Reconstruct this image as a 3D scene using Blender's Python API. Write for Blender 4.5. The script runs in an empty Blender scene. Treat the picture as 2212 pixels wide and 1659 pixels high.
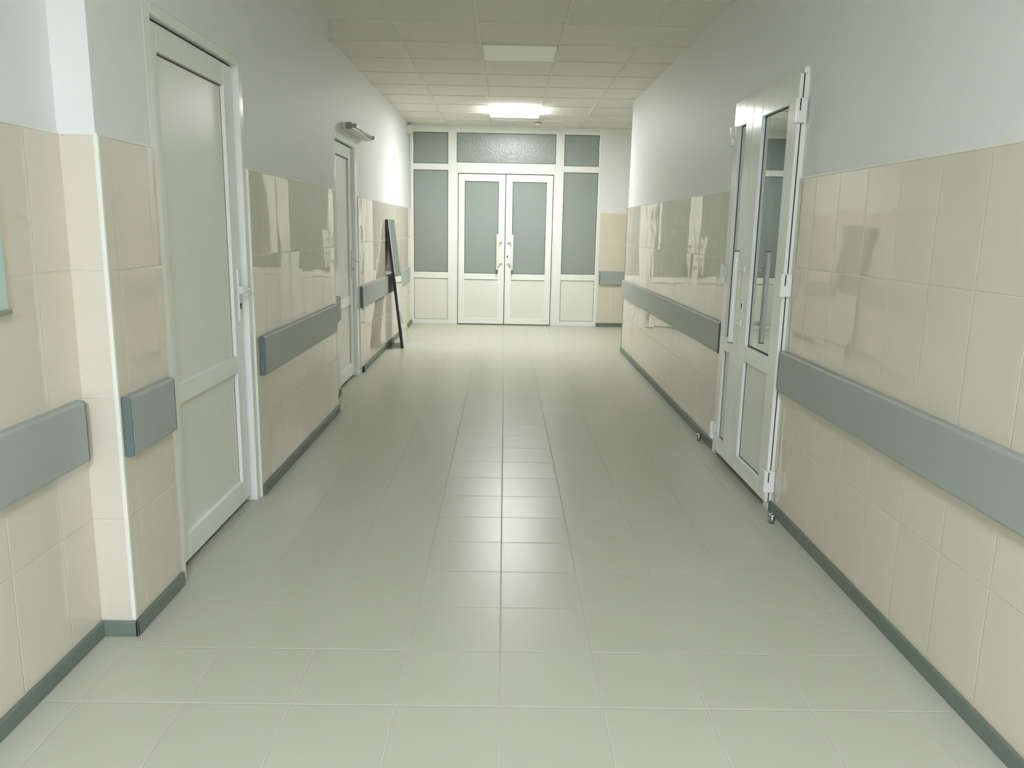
import bpy, bmesh, math, random
from mathutils import Matrix, Vector
random.seed(3)
sc = bpy.context.scene
C = sc.collection

# ------------------------------------------------------------------ camera
CAM_H, F_PX, W_PX = 1.36, 1691.3, 2212
pitch, yaw, roll = (math.radians(a) for a in (-11.23, -0.708, -1.104))
R = (Matrix.Rotation(yaw, 3, 'Z') @ Matrix.Rotation(pitch, 3, 'X') @ Matrix.Rotation(roll, 3, 'Y'))
right, fwd, up = R.col[0], R.col[1], R.col[2]
cam_data = bpy.data.cameras.new('camera')
cam = bpy.data.objects.new('camera', cam_data); C.objects.link(cam)
cam_data.sensor_width = 36.0
cam_data.lens = F_PX / W_PX * 36.0
cam_data.clip_start = 0.02
M = Matrix((right, up, -fwd)).transposed().to_4x4()
M.translation = (0, 0, CAM_H)
cam.matrix_world = M
sc.camera = cam

# ------------------------------------------------------------------ light and exposure
world = bpy.data.worlds.new('world'); sc.world = world
world.use_nodes = True
world.node_tree.nodes['Background'].inputs[0].default_value = (0.8, 0.9, 1.0, 1)
world.node_tree.nodes['Background'].inputs[1].default_value = 0.02
LAMP_FAR = ((1.0, 0.995, 0.985), 55.0)       # lit panel by the glazed doors
LAMP_NEAR = ((0.97, 1.0, 0.90), 14.0)       # lit panel over the near end of the corridor
LAMP_REAR = ((0.74, 0.79, 1.0), 270.0)       # lit panel behind the viewer
sc.view_settings.view_transform = 'Standard'
sc.view_settings.look = 'None'
sc.view_settings.gamma = 1.0
sc.view_settings.use_curve_mapping = False
sc.view_settings.exposure = 0.3
sc.cycles.max_bounces = 14
sc.cycles.diffuse_bounces = 8
sc.cycles.glossy_bounces = 6
sc.cycles.sample_clamp_indirect = 6.0

# ------------------------------------------------------------------ dimensions
XR, XL0, XL1 = 1.35, -1.322, -1.21          # tile faces: right wall, left wall recess, left wall pier
YE, YC = 11.2, 8.86                          # glazed end, end of right wall
ZC, ZT = 2.717, 1.608                        # ceiling, top of wall tiles
YB = -5.0                                    # rear end of the corridor
PT = 0.008                                   # tile proud of paint
BH = 0.055                                   # skirting height

# ------------------------------------------------------------------ materials
def s2l(c):
    return tuple((v/255/12.92 if v/255 <= 0.04045 else ((v/255+0.055)/1.055)**2.4) for v in c) + (1,)
def mat(name, rgb, rough=0.5, spec=0.5, metal=0.0, coat=0.0):
    m = bpy.data.materials.new(name); m.use_nodes = True
    b = m.node_tree.nodes['Principled BSDF']
    b.inputs['Base Color'].default_value = s2l(rgb)
    b.inputs['Roughness'].default_value = rough
    b.inputs['Specular IOR Level'].default_value = spec
    b.inputs['Metallic'].default_value = metal
    b.inputs['Coat Weight'].default_value = coat
    b.inputs['Coat Roughness'].default_value = 0.08
    return m
class NT:
    def __init__(s, m): s.t = m.node_tree; s.n = s.t.nodes; s.l = s.t.links
    def add(s, kind, **kw):
        n = s.n.new(kind)
        for k, v in kw.items(): setattr(n, k, v)
        return n
    def put(s, sock, v):
        if isinstance(v, (int, float, tuple)): sock.default_value = v
        else: s.l.new(v, sock)
    def math(s, op, a, b=None, c=None):
        n = s.add('ShaderNodeMath', operation=op)
        for i, v in enumerate((a, b, c)):
            if v is not None: s.put(n.inputs[i], v)
        return n.outputs[0]
    def mix(s, f, a, b):
        n = s.add('ShaderNodeMix', data_type='RGBA')
        s.put(n.inputs[0], f); s.put(n.inputs[6], a); s.put(n.inputs[7], b)
        return n.outputs[2]
    def noise(s, vec, scale, detail=2.0, rough=0.5):
        n = s.add('ShaderNodeTexNoise')
        s.put(n.inputs['Vector'], vec); n.inputs['Scale'].default_value = scale
        n.inputs['Detail'].default_value = detail; n.inputs['Roughness'].default_value = rough
        return n.outputs[0]
def grain(m, amount=0.03, scale=60, bump=0.0, stretch=(1, 1, 1)):
    """slight mottling and surface roughness on a plain material"""
    g = NT(m); b = g.n['Principled BSDF']
    tc = g.add('ShaderNodeTexCoord'); mp = g.add('ShaderNodeMapping')
    mp.inputs['Scale'].default_value = stretch
    g.l.new(tc.outputs['Object'], mp.inputs[0])
    nz = g.noise(mp.outputs[0], scale, 3)
    c = b.inputs['Base Color'].default_value
    col = tuple(c)
    g.l.new(g.mix(nz, tuple(v*(1-amount) for v in col[:3])+(1,), tuple(min(1, v*(1+amount)) for v in col[:3])+(1,)), b.inputs['Base Color'])
    if bump:
        bp = g.add('ShaderNodeBump'); bp.inputs['Strength'].default_value = 1; bp.inputs['Distance'].default_value = bump
        g.l.new(nz, bp.inputs['Height']); g.l.new(bp.outputs[0], b.inputs['Normal'])
    return m
def tiled(name, rgb, grout, pu, pv, u0, v0, joint, rough, floor=False, tilt=0.004, wave=0.0006, linen=0.02, spec=0.5, vary=0.02):
    m = mat(name, rgb, rough, spec); g = NT(m); b = g.n['Principled BSDF']
    geo = g.add('ShaderNodeNewGeometry'); sp = g.add('ShaderNodeSeparateXYZ'); sn = g.add('ShaderNodeSeparateXYZ')
    g.l.new(geo.outputs['Position'], sp.inputs[0]); g.l.new(geo.outputs['True Normal'], sn.inputs[0])
    if floor: u, v = sp.outputs[0], sp.outputs[1]
    else:
        isx = g.math('GREATER_THAN', g.math('ABSOLUTE', sn.outputs[0]), 0.5)
        u = g.math('ADD', g.math('MULTIPLY', isx, sp.outputs[1]), g.math('MULTIPLY', g.math('SUBTRACT', 1.0, isx), g.math('SUBTRACT', sp.outputs[0], 0.07)))
        v = sp.outputs[2]
    su = g.math('DIVIDE', g.math('SUBTRACT', u, u0), pu); sv = g.math('DIVIDE', g.math('SUBTRACT', v, v0), pv)
    fu, fv = g.math('FLOOR', su), g.math('FLOOR', sv)
    lu = g.math('MULTIPLY', g.math('SUBTRACT', g.math('SUBTRACT', su, fu), 0.5), pu)
    lv = g.math('MULTIPLY', g.math('SUBTRACT', g.math('SUBTRACT', sv, fv), 0.5), pv)
    def edge(l, p):       # 0 on the tile, 1 in the joint
        d = g.math('SUBTRACT', p/2, g.math('ABSOLUTE', l))
        mr = g.add('ShaderNodeMapRange'); mr.interpolation_type = 'SMOOTHSTEP'
        g.put(mr.inputs[0], d); mr.inputs[1].default_value = joint*0.35; mr.inputs[2].default_value = joint*0.75
        mr.inputs[3].default_value = 1; mr.inputs[4].default_value = 0
        return mr.outputs[0]
    j = g.math('MAXIMUM', edge(lu, pu), edge(lv, pv))
    cv = g.add('ShaderNodeCombineXYZ'); g.l.new(fu, cv.inputs[0]); g.l.new(fv, cv.inputs[1]); g.put(cv.inputs[2], 0.37 if floor else 2.11)
    wn = g.add('ShaderNodeTexWhiteNoise'); g.l.new(cv.outputs[0], wn.inputs[0])
    wc = g.add('ShaderNodeSeparateColor'); g.l.new(wn.outputs['Color'], wc.inputs[0])
    t1 = g.math('MULTIPLY', g.math('MULTIPLY', g.math('SUBTRACT', wc.outputs[0], 0.5), 2*tilt), lu)
    t2 = g.math('MULTIPLY', g.math('MULTIPLY', g.math('SUBTRACT', wc.outputs[1], 0.5), 2*tilt), lv)
    pos = g.add('ShaderNodeCombineXYZ'); g.l.new(u, pos.inputs[0]); g.l.new(v, pos.inputs[1]); g.l.new(g.math('MULTIPLY', fu, 0.73), pos.inputs[2])
    wv = g.math('MULTIPLY', g.noise(pos.outputs[0], 4.0, 1.0), wave)
    h = g.math('ADD', g.math('ADD', t1, t2), wv)
    h = g.math('SUBTRACT', h, g.math('MULTIPLY', j, 0.0012))
    bp = g.add('ShaderNodeBump'); bp.inputs['Strength'].default_value = 1.0; bp.inputs['Distance'].default_value = 1.0
    g.l.new(h, bp.inputs['Height']); g.l.new(bp.outputs[0], b.inputs['Normal'])
    # linen-like weave and small shade steps between tiles
    lm = g.add('ShaderNodeCombineXYZ')
    g.l.new(g.math('MULTIPLY', u, 260.0 if not floor else 90.0), lm.inputs[0]); g.l.new(g.math('MULTIPLY', v, 26.0 if not floor else 90.0), lm.inputs[1])
    nz = g.math('SUBTRACT', g.noise(lm.outputs[0], 1.0, 3.0), 0.5)
    k = g.math('ADD', g.math('ADD', 1.0, g.math('MULTIPLY', nz, linen*2)), g.math('MULTIPLY', g.math('SUBTRACT', wc.outputs[2], 0.5), vary))
    base = s2l(rgb)
    cc = g.add('ShaderNodeVectorMath', operation='SCALE'); cc.inputs[0].default_value = base[:3]; g.l.new(k, cc.inputs['Scale'])
    g.l.new(g.mix(j, cc.outputs[0], s2l(grout)), b.inputs['Base Color'])
    rr = g.math('ADD', rough, g.math('MULTIPLY', j, 0.45)); g.l.new(rr, b.inputs['Roughness'])
    return m
def emissive(name, rgb, strength):
    m = bpy.data.materials.new(name); m.use_nodes = True
    b = m.node_tree.nodes['Principled BSDF']
    b.inputs['Base Color'].default_value = (0.8, 0.8, 0.8, 1)
    b.inputs['Emission Color'].default_value = tuple(rgb)+(1,)
    b.inputs['Emission Strength'].default_value = strength
    return m

MT = {}
MT['floor'] = tiled('floor_tile', (186, 187, 171), (198, 198, 184), 0.303, 0.303, 0.0069, 2.043, 0.0045, 0.31, floor=True, tilt=0.003, wave=0.0002, linen=0.025, spec=0.42, vary=0.02)
MT['tile'] = tiled('wall_tile', (215, 209, 192), (219, 214, 201), 0.25, 0.40, 2.995, 0.008, 0.0045, 0.022, tilt=0.007, wave=0.0013, linen=0.02, spec=0.75, vary=0.015)
MT['paint'] = grain(mat('white_wall_paint', (226, 228, 226), 0.55, 0.3), 0.01, 30, 0.0003)
MT['ceiling'] = grain(mat('mineral_ceiling_tile', (226, 225, 217), 0.9, 0.2), 0.03, 220, 0.0006)
MT['bar'] = mat('white_enamel_bar', (218, 216, 206), 0.5, 0.4)
MT['pvc'] = grain(mat('white_pvc', (234, 237, 231), 0.13, 0.5), 0.006, 12)
MT['panel'] = grain(mat('white_sandwich_panel', (226, 228, 219), 0.32, 0.5), 0.006, 12)
MT['gasket_shade'] = mat('black_seal_and_gap_shade', (28, 32, 28), 0.6, 0.3)  # rubber seals, and the dark strips that paint shade in door gaps
MT['gap'] = mat('dark_gap', (46, 48, 44), 0.8, 0.1)
MT['guard'] = grain(mat('grey_vinyl_guard', (160, 167, 162), 0.45, 0.4), 0.02, 150, 0.0002)
MT['cap'] = mat('dark_grey_vinyl_cap', (96, 112, 110), 0.5, 0.4)
MT['skirting'] = grain(mat('grey_green_skirting', (108, 121, 110), 0.45, 0.4), 0.03, 40)
MT['trim'] = mat('white_pvc_trim', (232, 233, 222), 0.25, 0.5)
MT['darkedge'] = mat('brown_grey_edge', (92, 84, 74), 0.4, 0.5)
MT['steel'] = mat('brushed_steel', (190, 188, 180), 0.22, 0.5, 1.0)
MT['black'] = mat('black_edge_band', (24, 18, 30), 0.35, 0.5)
MT['mirror'] = mat('mirror_silver', (226, 232, 226), 0.015, 0.5, 1.0)
MT['boardback'] = mat('grey_backing_board', (150, 146, 138), 0.7)
MT['unlit'] = mat('opal_diffuser', (238, 238, 222), 0.35, 0.5)
MT['greyplastic'] = mat('grey_plastic', (150, 151, 140), 0.5)
MT['tubeglass'] = mat('milky_tube_glass', (206, 210, 198), 0.12, 0.5)
MT['whiteplastic'] = mat('white_plastic', (224, 225, 214), 0.4)
MT['darkplastic'] = mat('dark_plastic', (72, 68, 60), 0.5)
MT['board'] = mat('pale_teal_board', (186, 208, 202), 0.3)
MT['boardrail'] = mat('grey_board_rail', (138, 140, 124), 0.4)
MT['lampfar'] = emissive('lit_diffuser_far', *LAMP_FAR)
MT['lampnear'] = emissive('lit_diffuser_near', *LAMP_NEAR)
MT['lampfarrim'] = emissive('lit_diffuser_rim', LAMP_FAR[0], LAMP_FAR[1]*0.45)
MT['lamprear'] = emissive('lit_diffuser_rear', *LAMP_REAR)
# textured (frosted) glass of the end partition
m = mat('frosted_glass', (142, 153, 146), 0.24, 0.6); g = NT(m); b = g.n['Principled BSDF']
geo = g.add('ShaderNodeNewGeometry'); mp = g.add('ShaderNodeMapping'); mp.inputs['Scale'].default_value = (75, 75, 30)
g.l.new(geo.outputs['Position'], mp.inputs[0])
nz = g.noise(mp.outputs[0], 1.0, 2.0)
bp = g.add('ShaderNodeBump'); bp.inputs['Strength'].default_value = 1.0; bp.inputs['Distance'].default_value = 0.0030
g.l.new(nz, bp.inputs['Height']); g.l.new(bp.outputs[0], b.inputs['Normal'])
MT['frosted'] = m
# clear glass: sees through when looked at head-on, mirrors at a glance
m = bpy.data.materials.new('clear_glass'); m.use_nodes = True; g = NT(m)
g.n.remove(g.n['Principled BSDF'])
fr = g.add('ShaderNodeFresnel'); fr.inputs['IOR'].default_value = 1.5
refl = g.math('MINIMUM', g.math('MULTIPLY_ADD', fr.outputs[0], 2.3, 0.12), 1.0)     # coated double glazing
tr = g.add('ShaderNodeBsdfTransparent'); tr.inputs[0].default_value = (0.72, 0.80, 0.75, 1)
gl = g.add('ShaderNodeBsdfGlossy'); gl.inputs['Roughness'].default_value = 0.012; gl.inputs[0].default_value = (0.92, 0.97, 0.95, 1)
mx = g.add('ShaderNodeMixShader')
g.l.new(refl, mx.inputs[0]); g.l.new(tr.outputs[0], mx.inputs[1]); g.l.new(gl.outputs[0], mx.inputs[2])
g.l.new(mx.outputs[0], g.n['Material Output'].inputs[0])
MT['clear'] = m

# ------------------------------------------------------------------ mesh helpers
ID = lambda p: p
class MB:
    def __init__(s, xf=ID): s.bm = bmesh.new(); s.xf = xf
    def box(s, x0, x1, y0, y1, z0, z1):
        x0, x1 = sorted((x0, x1)); y0, y1 = sorted((y0, y1)); z0, z1 = sorted((z0, z1))
        vs = [s.bm.verts.new(s.xf((x, y, z))) for z in (z0, z1) for y in (y0, y1) for x in (x0, x1)]
        for f in ((0,2,3,1), (4,5,7,6), (0,1,5,4), (2,6,7,3), (0,4,6,2), (1,3,7,5)):
            s.bm.faces.new([vs[i] for i in f])
        return s
    def rbox(s, x0, x1, y0, y1, z0, z1, r, seg=3):
        t = bmesh.new()
        x0, x1 = sorted((x0, x1)); y0, y1 = sorted((y0, y1)); z0, z1 = sorted((z0, z1))
        vs = [t.verts.new((x, y, z)) for z in (z0, z1) for y in (y0, y1) for x in (x0, x1)]
        for f in ((0,2,3,1), (4,5,7,6), (0,1,5,4), (2,6,7,3), (0,4,6,2), (1,3,7,5)): t.faces.new([vs[i] for i in f])
        bmesh.ops.bevel(t, geom=list(t.edges), offset=r, segments=seg, profile=0.5, affect='EDGES')
        s._merge(t); return s
    def _merge(s, t):
        mp = {}
        for v in t.verts: mp[v] = s.bm.verts.new(s.xf(tuple(v.co)))
        for f in t.faces:
            nf = s.bm.faces.new([mp[v] for v in f.verts]); nf.smooth = f.smooth
        t.free()
    def prism(s, pts, axis, a, b):
        """polygon pts in the two other axes, extruded along axis from a to b"""
        def mk(p, t): q = list(p); q.insert(axis, t); return s.bm.verts.new(s.xf(tuple(q)))
        A = [mk(p, a) for p in pts]; B = [mk(p, b) for p in pts]; n = len(pts)
        s.bm.faces.new(A); s.bm.faces.new(B[::-1])
        for i in range(n): s.bm.faces.new((A[i], A[(i+1) % n], B[(i+1) % n], B[i]))
        return s
    def lathe(s, prof, org, axis=(0,0,1), n=24):
        """profile of (radius, height) turned about axis from org"""
        ax = Vector(axis).normalized(); e1 = ax.orthogonal().normalized(); e2 = ax.cross(e1); o = Vector(org)
        rings = []
        for r, h in prof:
            rings.append([s.bm.verts.new(s.xf(tuple(o + ax*h + (e1*math.cos(2*math.pi*i/n) + e2*math.sin(2*math.pi*i/n))*max(r, 1e-4)))) for i in range(n)])
        for a, b in zip(rings, rings[1:]):
            for i in range(n):
                f = s.bm.faces.new((a[i], a[(i+1) % n], b[(i+1) % n], b[i])); f.smooth = True
        s.bm.faces.new(rings[0][::-1]); s.bm.faces.new(rings[-1])
        return s
    def tube(s, path, r, n=14):
        pts = [Vector(p) for p in path]; rings = []
        for i, p in enumerate(pts):
            d = (pts[min(i+1, len(pts)-1)] - pts[max(i-1, 0)]).normalized()
            e1 = d.cross(Vector((0.31, 0.17, 0.93))).normalized(); e2 = d.cross(e1)
            rings.append([s.bm.verts.new(s.xf(tuple(p + (e1*math.cos(2*math.pi*k/n) + e2*math.sin(2*math.pi*k/n))*r))) for k in range(n)])
        for a, b in zip(rings, rings[1:]):
            for k in range(n):
                f = s.bm.faces.new((a[k], a[(k+1) % n], b[(k+1) % n], b[k])); f.smooth = True
        s.bm.faces.new(rings[0][::-1]); s.bm.faces.new(rings[-1])
        return s
    def build(s, name, m, parent=None, bevel=0.0, origin=None):
        bmesh.ops.recalc_face_normals(s.bm, faces=s.bm.faces)
        me = bpy.data.meshes.new(name); s.bm.to_mesh(me); s.bm.free()
        me.materials.append(MT[m] if isinstance(m, str) else m)
        o = bpy.data.objects.new(name, me); C.objects.link(o)
        if parent is not None:
            o.parent = parent
            o.matrix_parent_inverse = Matrix.Translation(-parent_world(parent))
        if bevel:
            bv = o.modifiers.new('bevel', 'BEVEL'); bv.width = bevel; bv.segments = 2; bv.limit_method = 'ANGLE'
        return o
def parent_world(o):
    # parts are built in world coordinates, so only a thing's own base needs undoing
    return Vector(o.location) if o.parent is None else Vector((0, 0, 0))
def tag(o, label, cat, group=None, kind=None):
    o['label'] = label; o['category'] = cat
    if group: o['group'] = group
    if kind: o['kind'] = kind
    return o
def thing(name, loc, label, cat, group=None, kind=None):
    o = bpy.data.objects.new(name, None); C.objects.link(o)
    o.location = loc; o.empty_display_size = 0.1
    return tag(o, label, cat, group, kind)
# ------------------------------------------------------------------ floor and ceiling
tag(MB().box(-1.8, 3.6, YB-0.1, YE+0.6, -0.06, 0.0).build('floor', 'floor'), 'grey-beige square floor tiles running the length of the corridor', 'floor', kind='structure')
ceiling = tag(MB().box(-1.8, 3.6, YB-0.1, YE+0.6, ZC+0.005, ZC+0.08).build('ceiling', 'ceiling'), 'suspended ceiling of square off-white mineral tiles', 'ceiling', kind='structure')
gb = MB()
for k in range(-1, 8):
    x = -0.81 + 0.6*k
    if XL0-0.02 < x < 3.5: gb.box(x-0.012, x+0.012, YB, YE, ZC-0.0015, ZC+0.02)
k = -19
while 6.265 + 0.605*k < YE:
    y = 6.265 + 0.605*k
    if y > YB: gb.box(XL0-0.02, 3.5, y-0.012, y+0.012, ZC, ZC+0.02)
    k += 1
gb.build('ceiling_grid', 'bar', ceiling)['label'] = 'white metal grid bars between the ceiling tiles'

# ------------------------------------------------------------------ left wall
D = 0.5
p0, p1 = XL0-PT, XL1-PT
P0, P1 = 2.42, 5.66                     # pier from-to
A0, A1 = 2.80, 3.80                     # first door opening
B0, B1 = 6.27, 7.215                    # second door opening
wb = MB()
wb.box(p0-D, p0, YB, P0+PT, 0, ZC+0.01)
wb.box(p0-D, p1, P0+PT, A0, 0, ZC+0.01)
wb.box(p0-D, p1, A0, A1, 2.09, ZC+0.01)
wb.box(p0-D, -1.42, A0, A1, 0, 2.09)
wb.box(p0-D, p1, A1, P1-PT, 0, ZC+0.01)
wb.box(p0-D, p0, P1-PT, B0, 0, ZC+0.01)
wb.box(p0-D, p0, B0, B1, 2.06, ZC+0.01)
wb.box(p0-D, -1.52, B0, B1, 0, 2.06)
wb.box(p0-D, p0, B1, YE+0.3, 0, ZC+0.01)
wall_left = tag(wb.build('wall_left', 'paint'), 'left corridor wall, white paint above beige tiles', 'wall', kind='structure')
tl = MB()
tl.box(p0, XL0, YB, P0, 0, ZT)
tl.box(p0, XL1, P0, P0+PT, 0, ZT)
tl.box(p1, XL1, P0+PT, A0, 0, ZT)
tl.box(p1, XL1, A1+0.012, P1, 0, ZT)
tl.box(p0, p1, P1-PT, P1, 0, ZT)
tl.box(p0, XL0, P1, B0, 0, ZT)
tl.box(p0, XL0, B1, YE, 0, ZT)
tl.build('wall_tiling', 'tile', wall_left)['label'] = 'glossy beige upright wall tiles'

# ------------------------------------------------------------------ right wall
q = XR+PT
C0, C1 = 3.735, 4.775                   # double door opening
wb = MB()
wb.box(q, q+D, YB, C0, 0, ZC+0.01)
wb.box(q, q+D, C0, C1, 2.085, ZC+0.01)
wb.box(q, q+D, C1, YC-PT, 0, ZC+0.01)
wb.box(q+D, 3.5, YC-PT-0.3, YC-PT, 0, ZC+0.01)
wall_right = tag(wb.build('wall_right', 'paint'), 'right corridor wall, white paint above beige tiles', 'wall', kind='structure')
tr_ = MB()
tr_.box(XR, q, YB, C0, 0, ZT)
tr_.box(XR, q, C1, YC, 0, ZT)
tr_.box(q, 3.5, YC-PT, YC, 0, ZT)
tr_.build('wall_tiling', 'tile', wall_right)['label'] = 'glossy beige upright wall tiles'
tag(MB().box(3.5, 3.6, YC-0.3, YE+0.3, 0, ZC+0.01).build('wall_side_passage', 'paint'), 'white wall of the passage that opens right before the glazed doors', 'wall', kind='structure')
# room behind the clear glass of the right-hand door
rb = MB()
rb.box(q+D, 3.4, 2.8, 2.9, 0, 2.6).box(q+D, 3.4, 6.4, 6.5, 0, 2.6).box(3.4, 3.5, 2.8, 6.5, 0, 2.6).box(q+D, 3.4, 2.8, 6.5, 2.55, 2.65)
tag(rb.build('wall_beyond_right', 'paint'), 'unlit room behind the right-hand double door', 'wall', kind='structure')

# ------------------------------------------------------------------ end walls
wb = MB()
wb.box(1.315, 3.5, YE, YE+0.3, 0, ZC+0.01)
wb.box(p0, 1.315, YE, YE+0.3, 2.697, ZC+0.01)
wb.box(p0, 1.315, YE+0.14, YE+0.3, 0, 2.697)
wall_back = tag(wb.build('wall_back', 'paint'), 'end wall of the corridor around the glazed partition', 'wall', kind='structure')
MB().box(1.33, 3.5, YE-PT, YE, 0, ZT-0.015).build('wall_tiling', 'tile', wall_back)['label'] = 'beige wall tiles right of the glazed partition'
tag(MB().box(-1.8, 1.9, YB-0.1, YB, 0, ZC+0.01).build('wall_front', 'paint'), 'white wall at the near end of the corridor behind the viewer', 'wall', kind='structure')

# ------------------------------------------------------------------ skirting
BT = 0.012
def skirt(name, label, segs):
    b_ = MB()
    for s_ in segs:
        x0, x1, y0, y1 = s_
        b_.box(x0, x1, y0, y1, 0, BH)
    o = b_.build(name, 'skirting', bevel=0.004)
    return tag(o, label, 'skirting board', kind='structure')
skirt('baseboard_left_near', 'grey-green skirting at the foot of the near left wall, bending round the tiled pier', [(XL0, XL0+BT, YB, P0), (XL0, XL1+BT, P0-BT, P0), (XL1, XL1+BT, P0-BT, A0)])
skirt('baseboard_left_middle', 'grey-green skirting between the two left doors', [(XL1, XL1+BT, A1+0.02, P1), (XL0, XL1+BT, P1, P1+BT), (XL0, XL0+BT, P1, B0-0.005)])
bl = skirt('baseboard_left_far', 'grey-green skirting behind the leaning mirror', [(XL0, XL0+BT, B1+0.10, YE)])
MB().rbox(XL0, XL0+BT+0.006, B1+0.075, B1+0.102, 0, BH+0.002, 0.003).build('end_cap', 'black', bl)['label'] = 'black end cap'
skirt('baseboard_right_near', 'grey-green skirting at the foot of the near right wall', [(XR-BT, XR, YB, C0-0.02)])
skirt('baseboard_right_far', 'grey-green skirting past the right-hand double door', [(XR-BT, XR, C1+0.02, YC), (XR-BT, 3.5, YC, YC+BT)])
skirt('baseboard_back', 'grey-green skirting right of the glazed partition', [(1.32, 3.5, YE-PT-BT, YE-PT)])

# ------------------------------------------------------------------ trims on the tile edges
def trim(n, label, boxes, m='trim', bevel=0.002):
    b_ = MB()
    for bx in boxes: b_.box(*bx)
    tag(b_.build('trim_%d' % n, m, bevel=bevel), label, 'tile trim', kind='structure')
trim(1, 'white corner trim on the front edge of the tiled pier', [(XL1-0.012, XL1+0.002, P0-0.002, P0+0.012, BH, ZT+0.002)])
trim(2, 'white edge trim between the near left door and the tiles', [(p1-0.02, XL1+0.002, A1, A1+0.013, 0, ZT+0.002)])
trim(3, 'white corner trim where the left wall steps back before the second door', [(XL1-0.011, XL1+0.002, P1-0.011, P1+0.002, BH, ZT+0.002)])
trim(4, 'thin dark strip on the far end of the right wall tiles', [(XR-0.003, XR+0.004, YC-0.004, YC+0.004, BH, ZT)], 'darkedge', 0.001)  # dark strip along the corner edge
e = 0.006
trim(5, 'thin white line of caulk and lamplit tile edge along the top of the left wall tiles', [(p0, XL0+0.001, YB, P0, ZT, ZT+e), (p0, XL1+0.001, P0-0.001, P0+PT, ZT, ZT+e), (p1, XL1+0.001, P0+PT, A0, ZT, ZT+e), (p1, XL1+0.001, A1+0.013, P1, ZT, ZT+e), (p0, XL0+0.001, P1, B0, ZT, ZT+e), (p0, XL0+0.001, B1, YE, ZT, ZT+e)], 'trim', 0)  # white stands for lamplight caught on the tile edge, plus caulk
trim(6, 'thin white line of caulk and lamplit tile edge along the top of the right wall tiles', [(XR-0.001, q, YB, C0, ZT, ZT+e), (XR-0.001, q, C1, YC, ZT, ZT+e), (q, 3.5, YC-PT, YC, ZT, ZT+e)], 'trim', 0)  # same painted edge light and caulk on the right side

# ------------------------------------------------------------------ door hardware
def lever_handle(xf, u, n, parent, toward=-1):
    """long back plate with a lever; u along the wall, n out of the door face"""
    h = MB(xf)
    h.rbox(u-0.016, u+0.016, n, n+0.009, 0.905, 1.150, 0.004)
    h.lathe([(0.014, 0), (0.014, 0.012), (0.010, 0.014), (0.010, 0.05)], (u, n+0.008, 1.06), (0, 1, 0), 16)
    h.tube([(u, n+0.055, 1.06), (u+toward*0.02, n+0.060, 1.06), (u+toward*0.06, n+0.061, 1.059), (u+toward*0.105, n+0.058, 1.056), (u+toward*0.118, n+0.052, 1.055)], 0.010, 12)
    o = h.build('door_handle', 'pvc', parent); o['label'] = 'white lever handle on a long plate'
    k = MB(xf); k.lathe([(0.0075, 0), (0.0075, 0.002)], (u, n+0.009, 0.985), (0, 1, 0), 12); k.box(u-0.004, u+0.004, n+0.009, n+0.011, 0.965, 0.985)
    k.build('keyhole', 'gap', parent)
def pull_bar(xf, u, n, z0, z1, foot_u, zposts, parent, r=0.0155, off=0.062):
    """upright tube held off the leaf by two bent brackets"""
    h = MB(xf)
    h.lathe([(r-0.001, 0), (r, 0.003), (r, z1-z0-0.003), (r-0.001, z1-z0)], (u, n+off, z0), (0, 0, 1), 20)
    for zp in zposts:
        h.rbox(foot_u-0.022, foot_u+0.022, n, n+0.012, zp-0.020, zp+0.020, 0.004)
        h.tube([(foot_u, n+0.008, zp), (foot_u+(u-foot_u)*0.25, n+off*0.45, zp), (foot_u+(u-foot_u)*0.65, n+off*0.85, zp), (u, n+off, zp)], 0.012, 12)
    o = h.build('pull_handle', 'pvc', parent); o['label'] = 'white tubular pull handle'
    c = MB(xf)
    for zc in (z0-0.004, z1): c.lathe([(r*0.97, 0), (r*0.97, 0.004)], (u, n+off, zc), (0, 0, 1), 20)
    c.build('handle_cap', 'gap', parent)['label'] = 'dark end caps of the pull handle'

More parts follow.
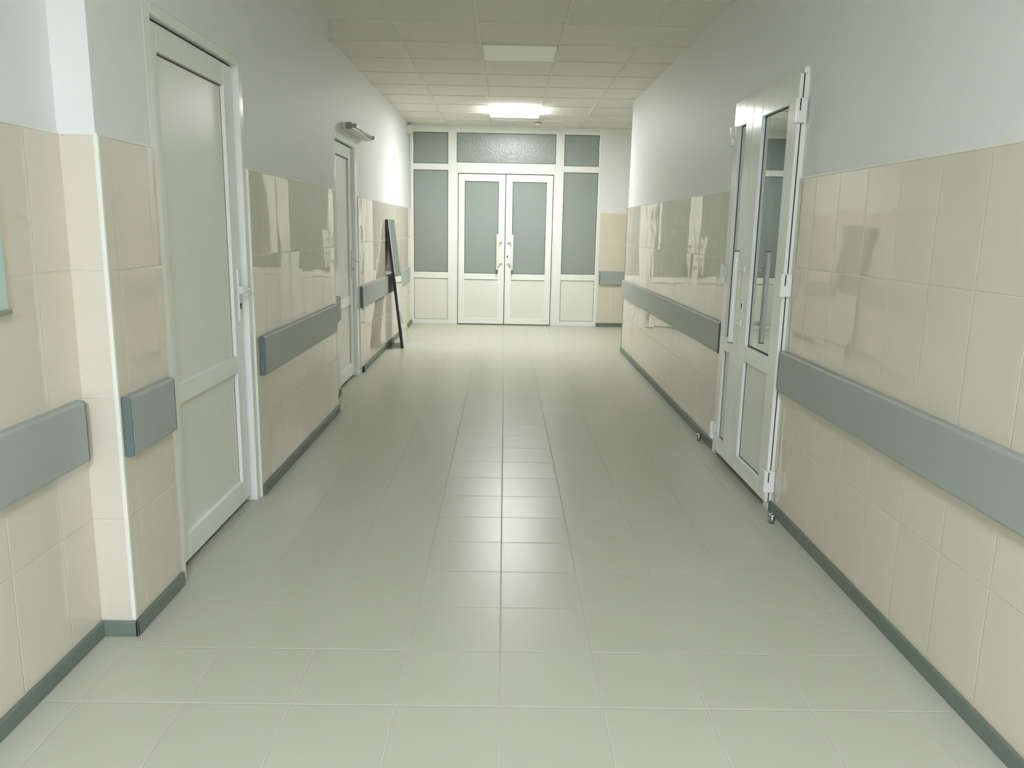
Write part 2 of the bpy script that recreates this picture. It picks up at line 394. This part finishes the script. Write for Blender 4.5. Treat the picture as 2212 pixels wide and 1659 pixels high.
# ------------------------------------------------------------------ left doors
def panel_door(n, label, face, u0, u1, leaf_u0, leaf_u1, ztop, zleaf, hmap):
    """white single door set in the left wall; face = frame face, leaf 3 cm behind it"""
    xf = lambda p: (face + p[1], p[0], p[2])         # (u, out, z)
    d = thing('door_%d' % n, (face, (u0+u1)/2, 0), label, 'door', kind='structure')
    fr = MB(xf)
    fr.box(u0, leaf_u0-0.004, -0.10, 0, 0, ztop).box(leaf_u1+0.008, u1, -0.10, 0, 0, ztop).box(leaf_u0-0.004, leaf_u1+0.008, -0.10, 0, zleaf+0.008, ztop)
    # the rebate the leaf closes on
    fr.box(leaf_u0-0.004, leaf_u0+0.012, -0.10, -0.085, 0, zleaf+0.008).box(leaf_u1-0.012, leaf_u1+0.008, -0.10, -0.085, 0, zleaf+0.008).box(leaf_u0+0.012, leaf_u1-0.012, -0.10, -0.085, zleaf-0.01, zleaf+0.008)
    fr.build('door_frame', 'pvc', d, bevel=0.003)
    lf = MB(xf); f0, f1 = -0.080, -0.030              # leaf thickness range
    st = 0.105
    z = (0.03, 0.135, 0.668, 0.748, zleaf-0.095, zleaf)
    lf.box(leaf_u0, leaf_u0+st, f0, f1, z[0], z[5]).box(leaf_u1-st, leaf_u1, f0, f1, z[0], z[5])
    for a, b_ in ((0, 1), (2, 3), (4, 5)): lf.box(leaf_u0+st, leaf_u1-st, f0, f1, z[a], z[b_])
    leaf = lf.build('door_leaf', 'pvc', d, bevel=0.003)
    MB(xf).box(leaf_u0+st-0.005, leaf_u1-st+0.005, f0+0.01, f1-0.018, z[3]-0.005, z[4]+0.005).build('upper_panel', 'panel', leaf)
    MB(xf).box(leaf_u0+st-0.005, leaf_u1-st+0.005, f0+0.01, f1-0.018, z[1]-0.005, z[2]+0.005).build('lower_panel', 'panel', leaf)
    sl = MB(xf); a, b_ = leaf_u0+st, leaf_u1-st; t = 0.006
    for zz in ((z[1], z[2]), (z[3], z[4])):
        sl.box(a, b_, f1-0.019, f1-0.0165, zz[1]-t, zz[1]).box(b_-0.002, b_, f1-0.019, f1-0.0165, zz[0], zz[1]-t)
    sl.build('panel_line', 'darkplastic', leaf)  # dark strips along the top and far edge of each panel
    gp = MB(xf)
    gp.box(leaf_u1, leaf_u1+0.008, f1-0.010, f1-0.007, 0.02, zleaf+0.008).box(leaf_u0, leaf_u1, f1-0.010, f1-0.007, zleaf, zleaf+0.008)
    gp.build('gap_shade', 'gasket_shade', d)  # dark strips standing in for the shade in the leaf gap
    lever_handle(xf, leaf_u1-0.045, f1, leaf)
    return d
panel_door(1, 'white panelled door on the near left, set in the tiled pier', -1.2172, A0, A1, 2.862, 3.742, 2.09, 2.048, None)
panel_door(2, 'white panelled door on the far left, partly hidden by the wall corner', -1.329, B0, B1, 6.325, 7.105, 2.06, 2.018, None)

# ------------------------------------------------------------------ right-hand double door
def right_door():
    face = XR - 0.014
    xf = lambda p: (face - p[1], p[0], p[2])
    d = thing('door_3', (face, (C0+C1)/2, 0), 'white double door with clear glass and a tubular pull on the right wall', 'door', kind='structure')
    u0, u1, um = 3.705, 4.705, 4.365
    fr = MB(xf)
    fr.box(C0-0.022, C0+0.05, -0.09, 0, 0, 2.10).box(C1-0.05, C1+0.01, -0.09, 0, 0, 2.10).box(C0+0.05, C1-0.05, -0.09, 0, 2.03, 2.10)
    fr.build('door_frame', 'pvc', d, bevel=0.003)
    f0, f1 = -0.045, 0.021
    z0, z1 = 0.045, 2.070
    def leaf(a, b_, ga, gb_, la, lb, pane_mat, hinge_u, hs):
        m_ = MB(xf)
        lo, hi = (0.135, 0.672), (0.757, 1.950)
        m_.box(a, ga, f0, f1, z0, z1).box(gb_, b_, f0, f1, z0, z1)
        m_.box(ga, gb_, f0, f1, z0, lo[0]).box(ga, gb_, f0, f1, lo[1], hi[0]).box(ga, gb_, f0, f1, hi[1], z1)
        o = m_.build('door_leaf', 'pvc', d, bevel=0.0035)
        pn = MB(xf).box(ga-0.004, gb_+0.004, f1-0.026, f1-0.020, hi[0]-0.004, hi[1]+0.004).build('glass_pane', 'clear', o)
        pn['label'] = 'clear glass pane'
        MB(xf).box(ga-0.004, gb_+0.004, f1-0.040, f1-0.018, lo[0]-0.004, lo[1]+0.004).build('lower_panel', 'panel', o)
        s_ = MB(xf); t = 0.004
        for zz, dd in ((hi, 0.0195), (lo, 0.0175)):
            s_.box(ga, gb_, f1-dd-0.001, f1-dd+0.0015, zz[1]-t, zz[1]).box(ga, gb_, f1-dd-0.001, f1-dd+0.0015, zz[0], zz[0]+t)
            s_.box(ga, ga+t, f1-dd-0.001, f1-dd+0.0015, zz[0], zz[1]).box(gb_-t, gb_, f1-dd-0.001, f1-dd+0.0015, zz[0], zz[1])
        s_.build('pane_seal', 'gasket_shade', o)
        for zc in (0.158, 1.122, 1.906):
            h = MB(xf)
            h.rbox(hinge_u-0.018, hinge_u+0.018, -0.012, f1+0.020, zc-0.054, zc+0.054, 0.004)
            h.rbox(hinge_u+(0.012 if hs > 0 else -0.062), hinge_u+(0.062 if hs > 0 else -0.012), f1, f1+0.010, zc-0.012, zc+0.050, 0.003)
            ho = h.build('hinge', 'pvc', o); ho['label'] = 'white block hinge'
            MB(xf).box(hinge_u-hs*0.0186-0.0006, hinge_u-hs*0.0186+0.0006, f1-0.003, f1+0.002, zc-0.002, zc+0.050).build('hinge_slot', 'gap', o)
        return o
    near = leaf(u0, um-0.002, 3.828, 4.212, 0, 0, 'clear', u0-0.012, 1)
    far = leaf(um+0.002, u1, 4.490, 4.622, 0, 0, 'clear', u1+0.010, -1)
    pull_bar(xf, 4.262, f1, 0.770, 1.262, 4.315, (1.165, 0.872), near, off=0.065)
    k = MB(xf); k.rbox(4.288, 4.312, f1, f1+0.007, 0.925, 1.0, 0.004); k.build('lock_plate', 'pvc', near)
    k = MB(xf); k.lathe([(0.008, 0), (0.008, 0.0015)], (4.30, f1+0.007, 0.972), (0, 1, 0), 12); k.box(4.296, 4.304, f1+0.007, f1+0.0085, 0.948, 0.972); k.build('keyhole', 'gap', near)
    MB(xf).box(um-0.002, um+0.002, f1-0.02, f1-0.003, z0, z1).build('meeting_seal', 'gasket_shade', d)
    MB(xf).box(u0-0.0015, u0+0.001, 0.0003, 0.0050, z0, z1).build('gap_shade', 'gasket_shade', d)  # dark strip drawn as the shaded gap between leaf and frame
right_door()

# ------------------------------------------------------------------ glazed partition with double door
def end_partition():
    d = thing('door_4', (0, YE, 0), 'white glazed partition with frosted panes and a double door across the corridor end', 'glazed partition', kind='structure')
    y0, y1 = YE, YE+0.07
    fr = MB(); Z1 = 2.697
    mx0, mx1 = 0.682, 0.802           # mullion between side lights and door
    ex = 1.280                        # inner edge of the outer frame
    for s_ in (-1, 1):
        fr.box(s_*ex, 1.315 if s_ > 0 else XL0-0.004, y0, y1, 0, Z1)
        fr.box(s_*mx0, s_*mx1, y0, y1, 0, Z1)
        for za, zb in ((0, 0.066), (0.648, 0.738), (2.136, 2.222), (2.637, Z1)): fr.box(s_*mx1, s_*ex, y0, y1, za, zb)
    fr.box(-mx0, mx0, y0, y1, 2.101, 2.243).box(-mx0, mx0, y0, y1, 2.637, Z1)
    fr.box(-mx0, -0.665, y0, y1, 0, 2.101).box(0.665, mx0, y0, y1, 0, 2.101)
    fr.build('partition_frame', 'pvc', d, bevel=0.004)
    def seal(x0, x1, z0, z1, y, t, parent):
        s_ = MB()
        s_.box(x0, x1, y-0.002, y, z0, z0+t).box(x0, x1, y-0.002, y, z1-t, z1).box(x0, x0+t, y-0.002, y, z0, z1).box(x1-t, x1, y-0.002, y, z0, z1)
        s_.build('pane_seal', 'gasket_shade', parent)
    def pane(x0, x1, z0, z1, parent, y=y0+0.014):
        p = MB().box(x0-0.006, x1+0.006, y, y+0.02, z0-0.006, z1+0.006).build('frosted_pane', 'frosted', parent)
        seal(x0, x1, z0, z1, y, 0.0065, p if parent is d else parent)
    for s_ in (-1, 1):
        a, b_ = sorted((s_*mx1, s_*ex))
        pane(a, b_, 0.738, 2.136, d); pane(a, b_, 2.222, 2.637, d)
        p = MB().box(a-0.006, b_+0.006, y0+0.010, y0+0.03, 0.06, 0.655).build('lower_panel', 'panel', d)
        seal(a, b_, 0.066, 0.648, y0+0.010, 0.0045, p)
    pane(-mx0, mx0, 2.243, 2.637, d)
    MB().box(-0.664, 0.664, y0+0.044, y0+0.06, 0.0, 2.10).build('gap_shade', 'gasket_shade', d)  # dark sheet behind the leaves, painting their gaps as shade
    # the two leaves
    ly0, ly1 = y0-0.012, y0+0.042
    for s_ in (-1, 1):
        L = MB(); a, b_ = 0.0045, 0.656
        ga, gb_ = 0.097, 0.568
        for x0, x1, za, zb in ((a, ga, 0.012, 2.090), (gb_, b_, 0.012, 2.090), (ga, gb_, 0.012, 0.095), (ga, gb_, 0.642, 0.727), (ga, gb_, 1.993, 2.090)):
            L.box(s_*x0, s_*x1, ly0, ly1, za, zb)
        leaf = L.build('door_leaf', 'pvc', d, bevel=0.004)
        x0, x1 = sorted((s_*ga, s_*gb_))
        pane(x0, x1, 0.727, 1.993, leaf, ly0+0.014)
        MB().box(x0-0.005, x1+0.005, ly0+0.010, ly0+0.03, 0.09, 0.647).build('lower_panel', 'panel', leaf)
        MB().box(x0, x1, ly0+0.008, ly0+0.0105, 0.637, 0.642).build('panel_line', 'gasket_shade', leaf)  # shadow line under the middle rail, painted as a dark strip
        xf = lambda p: (p[0], ly0 - p[1], p[2])
        pull_bar(xf, s_*0.104, 0, 0.785, 1.280, s_*0.046, (1.175, 0.880), leaf, off=0.06)
        if s_ > 0:
            MB(xf).rbox(0.026, 0.050, 0, 0.006, 0.925, 1.0, 0.004).build('lock_plate', 'pvc', leaf)
            k = MB(xf); k.lathe([(0.009, 0), (0.009, 0.0015)], (0.038, 0.006, 0.975), (0, 1, 0), 12); k.box(0.033, 0.043, 0.006, 0.0075, 0.948, 0.975); k.build('keyhole', 'gap', leaf)
end_partition()

# ------------------------------------------------------------------ wall guard rails
G0, G1, GT = 0.615, 0.812, 0.030
def guard(label, axis, at, sgn, a, b_, ends=(True, True), z=(G0, G1)):
    """cushioned rail along Y (axis 1) on plane x=at, or along X (axis 0) on plane y=at"""
    mid = (a+b_)/2
    loc = (at, mid, z[0]) if axis == 1 else (mid, at, z[0])
    o = thing('wall_guard', loc, label, 'wall guard', 'grey guard rails along the corridor walls')
    r = 0.011
    # rounded front profile: (out, z)
    prof = [(0.0, z[0])]
    for i in range(5):
        t = math.pi/2*i/4; prof.append((GT-r+r*math.sin(t), z[0]+r-r*math.cos(t)))
    for i in range(5):
        t = math.pi/2*i/4; prof.append((GT-r+r*math.cos(t), z[1]-r+r*math.sin(t)))
    prof.append((0.0, z[1]))
    def run(name, m, s0, s1, shrink=0.0, parent=o):
        pr = [(at+sgn*max(0, n_-shrink), zz) for n_, zz in prof]
        mb = MB()
        if axis == 1:
            mb.prism([(n_, zz) for n_, zz in pr], 1, s0, s1)
        else:
            mb.prism([(n_, zz) for n_, zz in pr], 0, s0, s1)
        ob = mb.build(name, m, parent, bevel=0.004 if name == 'end_cap' else 0)
        return ob
    c = 0.010
    run('rail', 'guard', a+(c if ends[0] else 0), b_-(c if ends[1] else 0))
    if ends[0]: run('end_cap', 'cap', a, a+c)
    if ends[1]: run('end_cap', 'cap', b_-c, b_)
    return o
guard('grey guard rail on the near left wall, running up to the tiled pier', 1, XL0, 1, YB+0.2, 2.385)
guard('short grey guard rail on the pier, ending at the near left door', 1, XL1, 1, 2.435, 2.778)
guard('grey guard rail between the two left doors', 1, XL1, 1, 3.852, 5.555)
guard('grey guard rail stub in the recess just before the far left door', 1, XL0, 1, 5.76, 6.225)
guard('grey guard rail beside the far left door, first length before the mirror', 1, XL0, 1, 7.212, 8.448, (True, False))
guard('grey guard rail behind the leaning mirror, up to the glazed partition', 1, XL0, 1, 8.450, 10.83, (False, True))
guard('long grey guard rail on the near right wall', 1, XR, -1, YB+0.2, 3.690)
guard('grey guard rail on the right wall beyond the double door', 1, XR, -1, 4.760, 8.835, z=(G0+0.012, G1+0.008))
guard('grey guard rail on the tiled end wall right of the glazed partition', 0, YE-PT, -1, 1.345, 3.4, z=(G0-0.015, G1-0.02))

# ------------------------------------------------------------------ ceiling lamps
def ceiling_lamp(x0, y0, label, m, hang=0.0):
    x1, y1 = x0+0.576, y0+0.581
    o = thing('ceiling_lamp', ((x0+x1)/2, (y0+y1)/2, ZC-hang-0.004), label, 'ceiling lamp', 'square ceiling lamp panels')
    if hang:
        MB().box(x0+0.01, x1-0.01, y0+0.01, y1-0.01, ZC-0.012, ZC+0.003).build('housing', 'whiteplastic', o)
        r_ = MB(); w = 0.006
        r_.box(x0, x1, y0, y0+w, ZC-hang, ZC-0.010).box(x0, x1, y1-w, y1, ZC-hang, ZC-0.010).box(x0, x0+w, y0+w, y1-w, ZC-hang, ZC-0.010).box(x1-w, x1, y0+w, y1-w, ZC-hang, ZC-0.010)
        r_.build('rim', m+'rim', o)
        MB().box(x0+w, x1-w, y0+w, y1-w, ZC-hang, ZC-hang+0.012).build('diffuser', m, o)
    else:
        f = MB(); w = 0.008
        f.box(x0, x1, y0, y0+w, ZC-0.006, ZC+0.004).box(x0, x1, y1-w, y1, ZC-0.006, ZC+0.004).box(x0, x0+w, y0, y1, ZC-0.006, ZC+0.004).box(x1-w, x1, y0, y1, ZC-0.006, ZC+0.004)
        f.build('frame', 'bar', o)
        MB().box(x0+w, x1-w, y0+w, y1-w, ZC-0.004, ZC+0.004).build('diffuser', m, o)
    return o
ceiling_lamp(-0.198, 9.302, 'lit square ceiling lamp glowing white in front of the glazed doors', 'lampfar', 0.045)
ceiling_lamp(-0.198, 6.277, 'unlit square ceiling lamp panel in the middle of the corridor', 'unlit')
ceiling_lamp(-0.198, 0.227, 'lit square ceiling lamp over the near end of the corridor, above the viewer', 'lampnear')
ceiling_lamp(-0.198, -2.798, 'lit square ceiling lamp behind the viewer', 'lamprear')

# ------------------------------------------------------------------ mirror leaning on the left wall
mw, mh, mt = 0.475, 1.443, 0.036
mo = thing('leaning_mirror', (-1.125, 8.815+mw/2, 0), 'tall narrow black-edged mirror leaning against the left wall before the glazed doors', 'mirror')
lean = math.asin(0.163/mh)
mo.rotation_euler = (0, -lean, 0)
def mpart(name, mb_, m, bevel=0):
    o = mb_.build(name, m, None, bevel); o.parent = mo; return o
e_ = 0.004
mpart('backing_board', MB().box(-mt+0.001, -e_-0.001, -mw/2+0.004, mw/2-0.004, 0.004, mh-0.004), 'boardback')
eb = MB(); h_ = mw/2
eb.box(-mt, -e_, -h_, -h_+0.004, 0, mh).box(-mt, -e_, h_-0.004, h_, 0, mh).box(-mt, -e_, -h_, h_, 0, 0.004).box(-mt, -e_, -h_, h_, mh-0.004, mh)
mpart('edge_band', eb, 'black')['label'] = 'black edge band round the mirror'
mpart('mirror_glass', MB().box(-e_, 0, -h_, h_, 0.001, mh), 'mirror')['label'] = 'silver mirror glass'

# ------------------------------------------------------------------ bactericidal lamp over the far left door
u0, u1, zl = 6.60, 7.50, 2.150
lo = thing('wall_lamp', (XL0-PT, (u0+u1)/2, zl-0.03), 'unlit tube lamp fixed to the left wall above the far left door', 'wall lamp')
MB().rbox(p0, p0+0.045, u0, u1, zl-0.024, zl+0.024, 0.006).build('housing', 'whiteplastic', lo)
MB().prism([(p0+0.044, zl-0.022), (p0+0.108, zl-0.030), (p0+0.108, zl-0.027), (p0+0.044, zl-0.014)], 1, u0+0.02, u1-0.02).build('reflector', 'whiteplastic', lo)
for a in (u0-0.004, u1-0.032):
    s_ = MB().rbox(p0+0.030, p0+0.078, a, a+0.036, zl-0.026, zl+0.026, 0.004)
    s_.rbox(p0+0.074, p0+0.118, a+0.004, a+0.034, zl-0.016, zl+0.016, 0.006)
    s_.build('end_socket', 'greyplastic', lo)['label'] = 'grey end socket'
MB().lathe([(0.012, 0), (0.013, 0.004), (0.013, u1-u0-0.064), (0.012, u1-u0-0.060)], (p0+0.096, u0+0.030, zl), (0, 1, 0), 18).build('tube', 'tubeglass', lo)

# ------------------------------------------------------------------ detectors
def detector(loc, label, w=0.062, dpt=0.06, h=0.108):
    o = thing('motion_detector', loc, label, 'motion detector')
    x, y, z = loc
    b_ = MB()
    b_.prism([(x, z), (x+dpt*0.55, z), (x+dpt, z+0.018), (x+dpt, z+h-0.018), (x+dpt*0.75, z+h), (x, z+h)], 1, y-w/2, y+w/2)
    b_.build('casing', 'whiteplastic', o, bevel=0.006)
    MB().rbox(x+dpt-0.001, x+dpt+0.004, y-w*0.36, y+w*0.36, z+0.024, z+0.06, 0.002).build('lens', 'tubeglass', o)
    MB().rbox(x+0.002, x+dpt*0.6, y-w*0.3, y+w*0.3, z+h-0.001, z+h+0.012, 0.002).build('bracket', 'darkplastic', o)['label'] = 'dark mounting bracket'
    return o
detector((p0, 10.92, 2.578), 'small white motion detector high in the left corner beside the glazed partition', 0.07, 0.085, 0.112)
detector((p0, 5.84, 2.575), 'small white motion detector at the ceiling, mostly behind the left wall corner', 0.07, 0.082, 0.115)
sd = thing('smoke_detector', (0.405, 10.66, ZC), 'small round white smoke detector on the ceiling behind the lit lamp', 'smoke detector')
MB().lathe([(0.048, 0), (0.048, -0.010)], (0.405, 10.66, ZC), (0, 0, 1), 28).build('base', 'greyplastic', sd)
MB().lathe([(0.043, -0.010), (0.043, -0.022), (0.034, -0.034), (0.016, -0.040), (0.002, -0.041)], (0.405, 10.66, ZC), (0, 0, 1), 28).build('cover', 'whiteplastic', sd)

# ------------------------------------------------------------------ door stops
def door_stop(x, y, label):
    o = thing('door_stop', (x, y, 0), label, 'door stop', 'steel door stops on the floor')
    MB().lathe([(0.013, 0), (0.013, 0.030), (0.011, 0.032)], (x, y, 0), (0, 0, 1), 24).build('post', 'steel', o)
    MB().lathe([(0.013, 0.032), (0.0185, 0.034), (0.0185, 0.040), (0.014, 0.046), (0.006, 0.049), (0.001, 0.0495)], (x, y, 0), (0, 0, 1), 24).build('cap', 'steel', o)
door_stop(1.312, 5.03, 'short steel door stop on the floor at the far side of the right-hand double door')
door_stop(1.300, 3.537, 'short steel door stop on the floor at the near side of the right-hand double door')

# ------------------------------------------------------------------ board at the left edge
bo = thing('notice_board', (XL0, 1.80, 1.115), 'pale teal board on the near left wall at the edge of the photo', 'notice board')
MB().rbox(XL0, XL0+0.012, 1.50, 2.085, 1.122, 1.62, 0.003).build('panel', 'board', bo)
MB().rbox(XL0, XL0+0.020, 1.498, 2.088, 1.112, 1.124, 0.003).build('bottom_rail', 'boardrail', bo)['label'] = 'grey bottom rail'
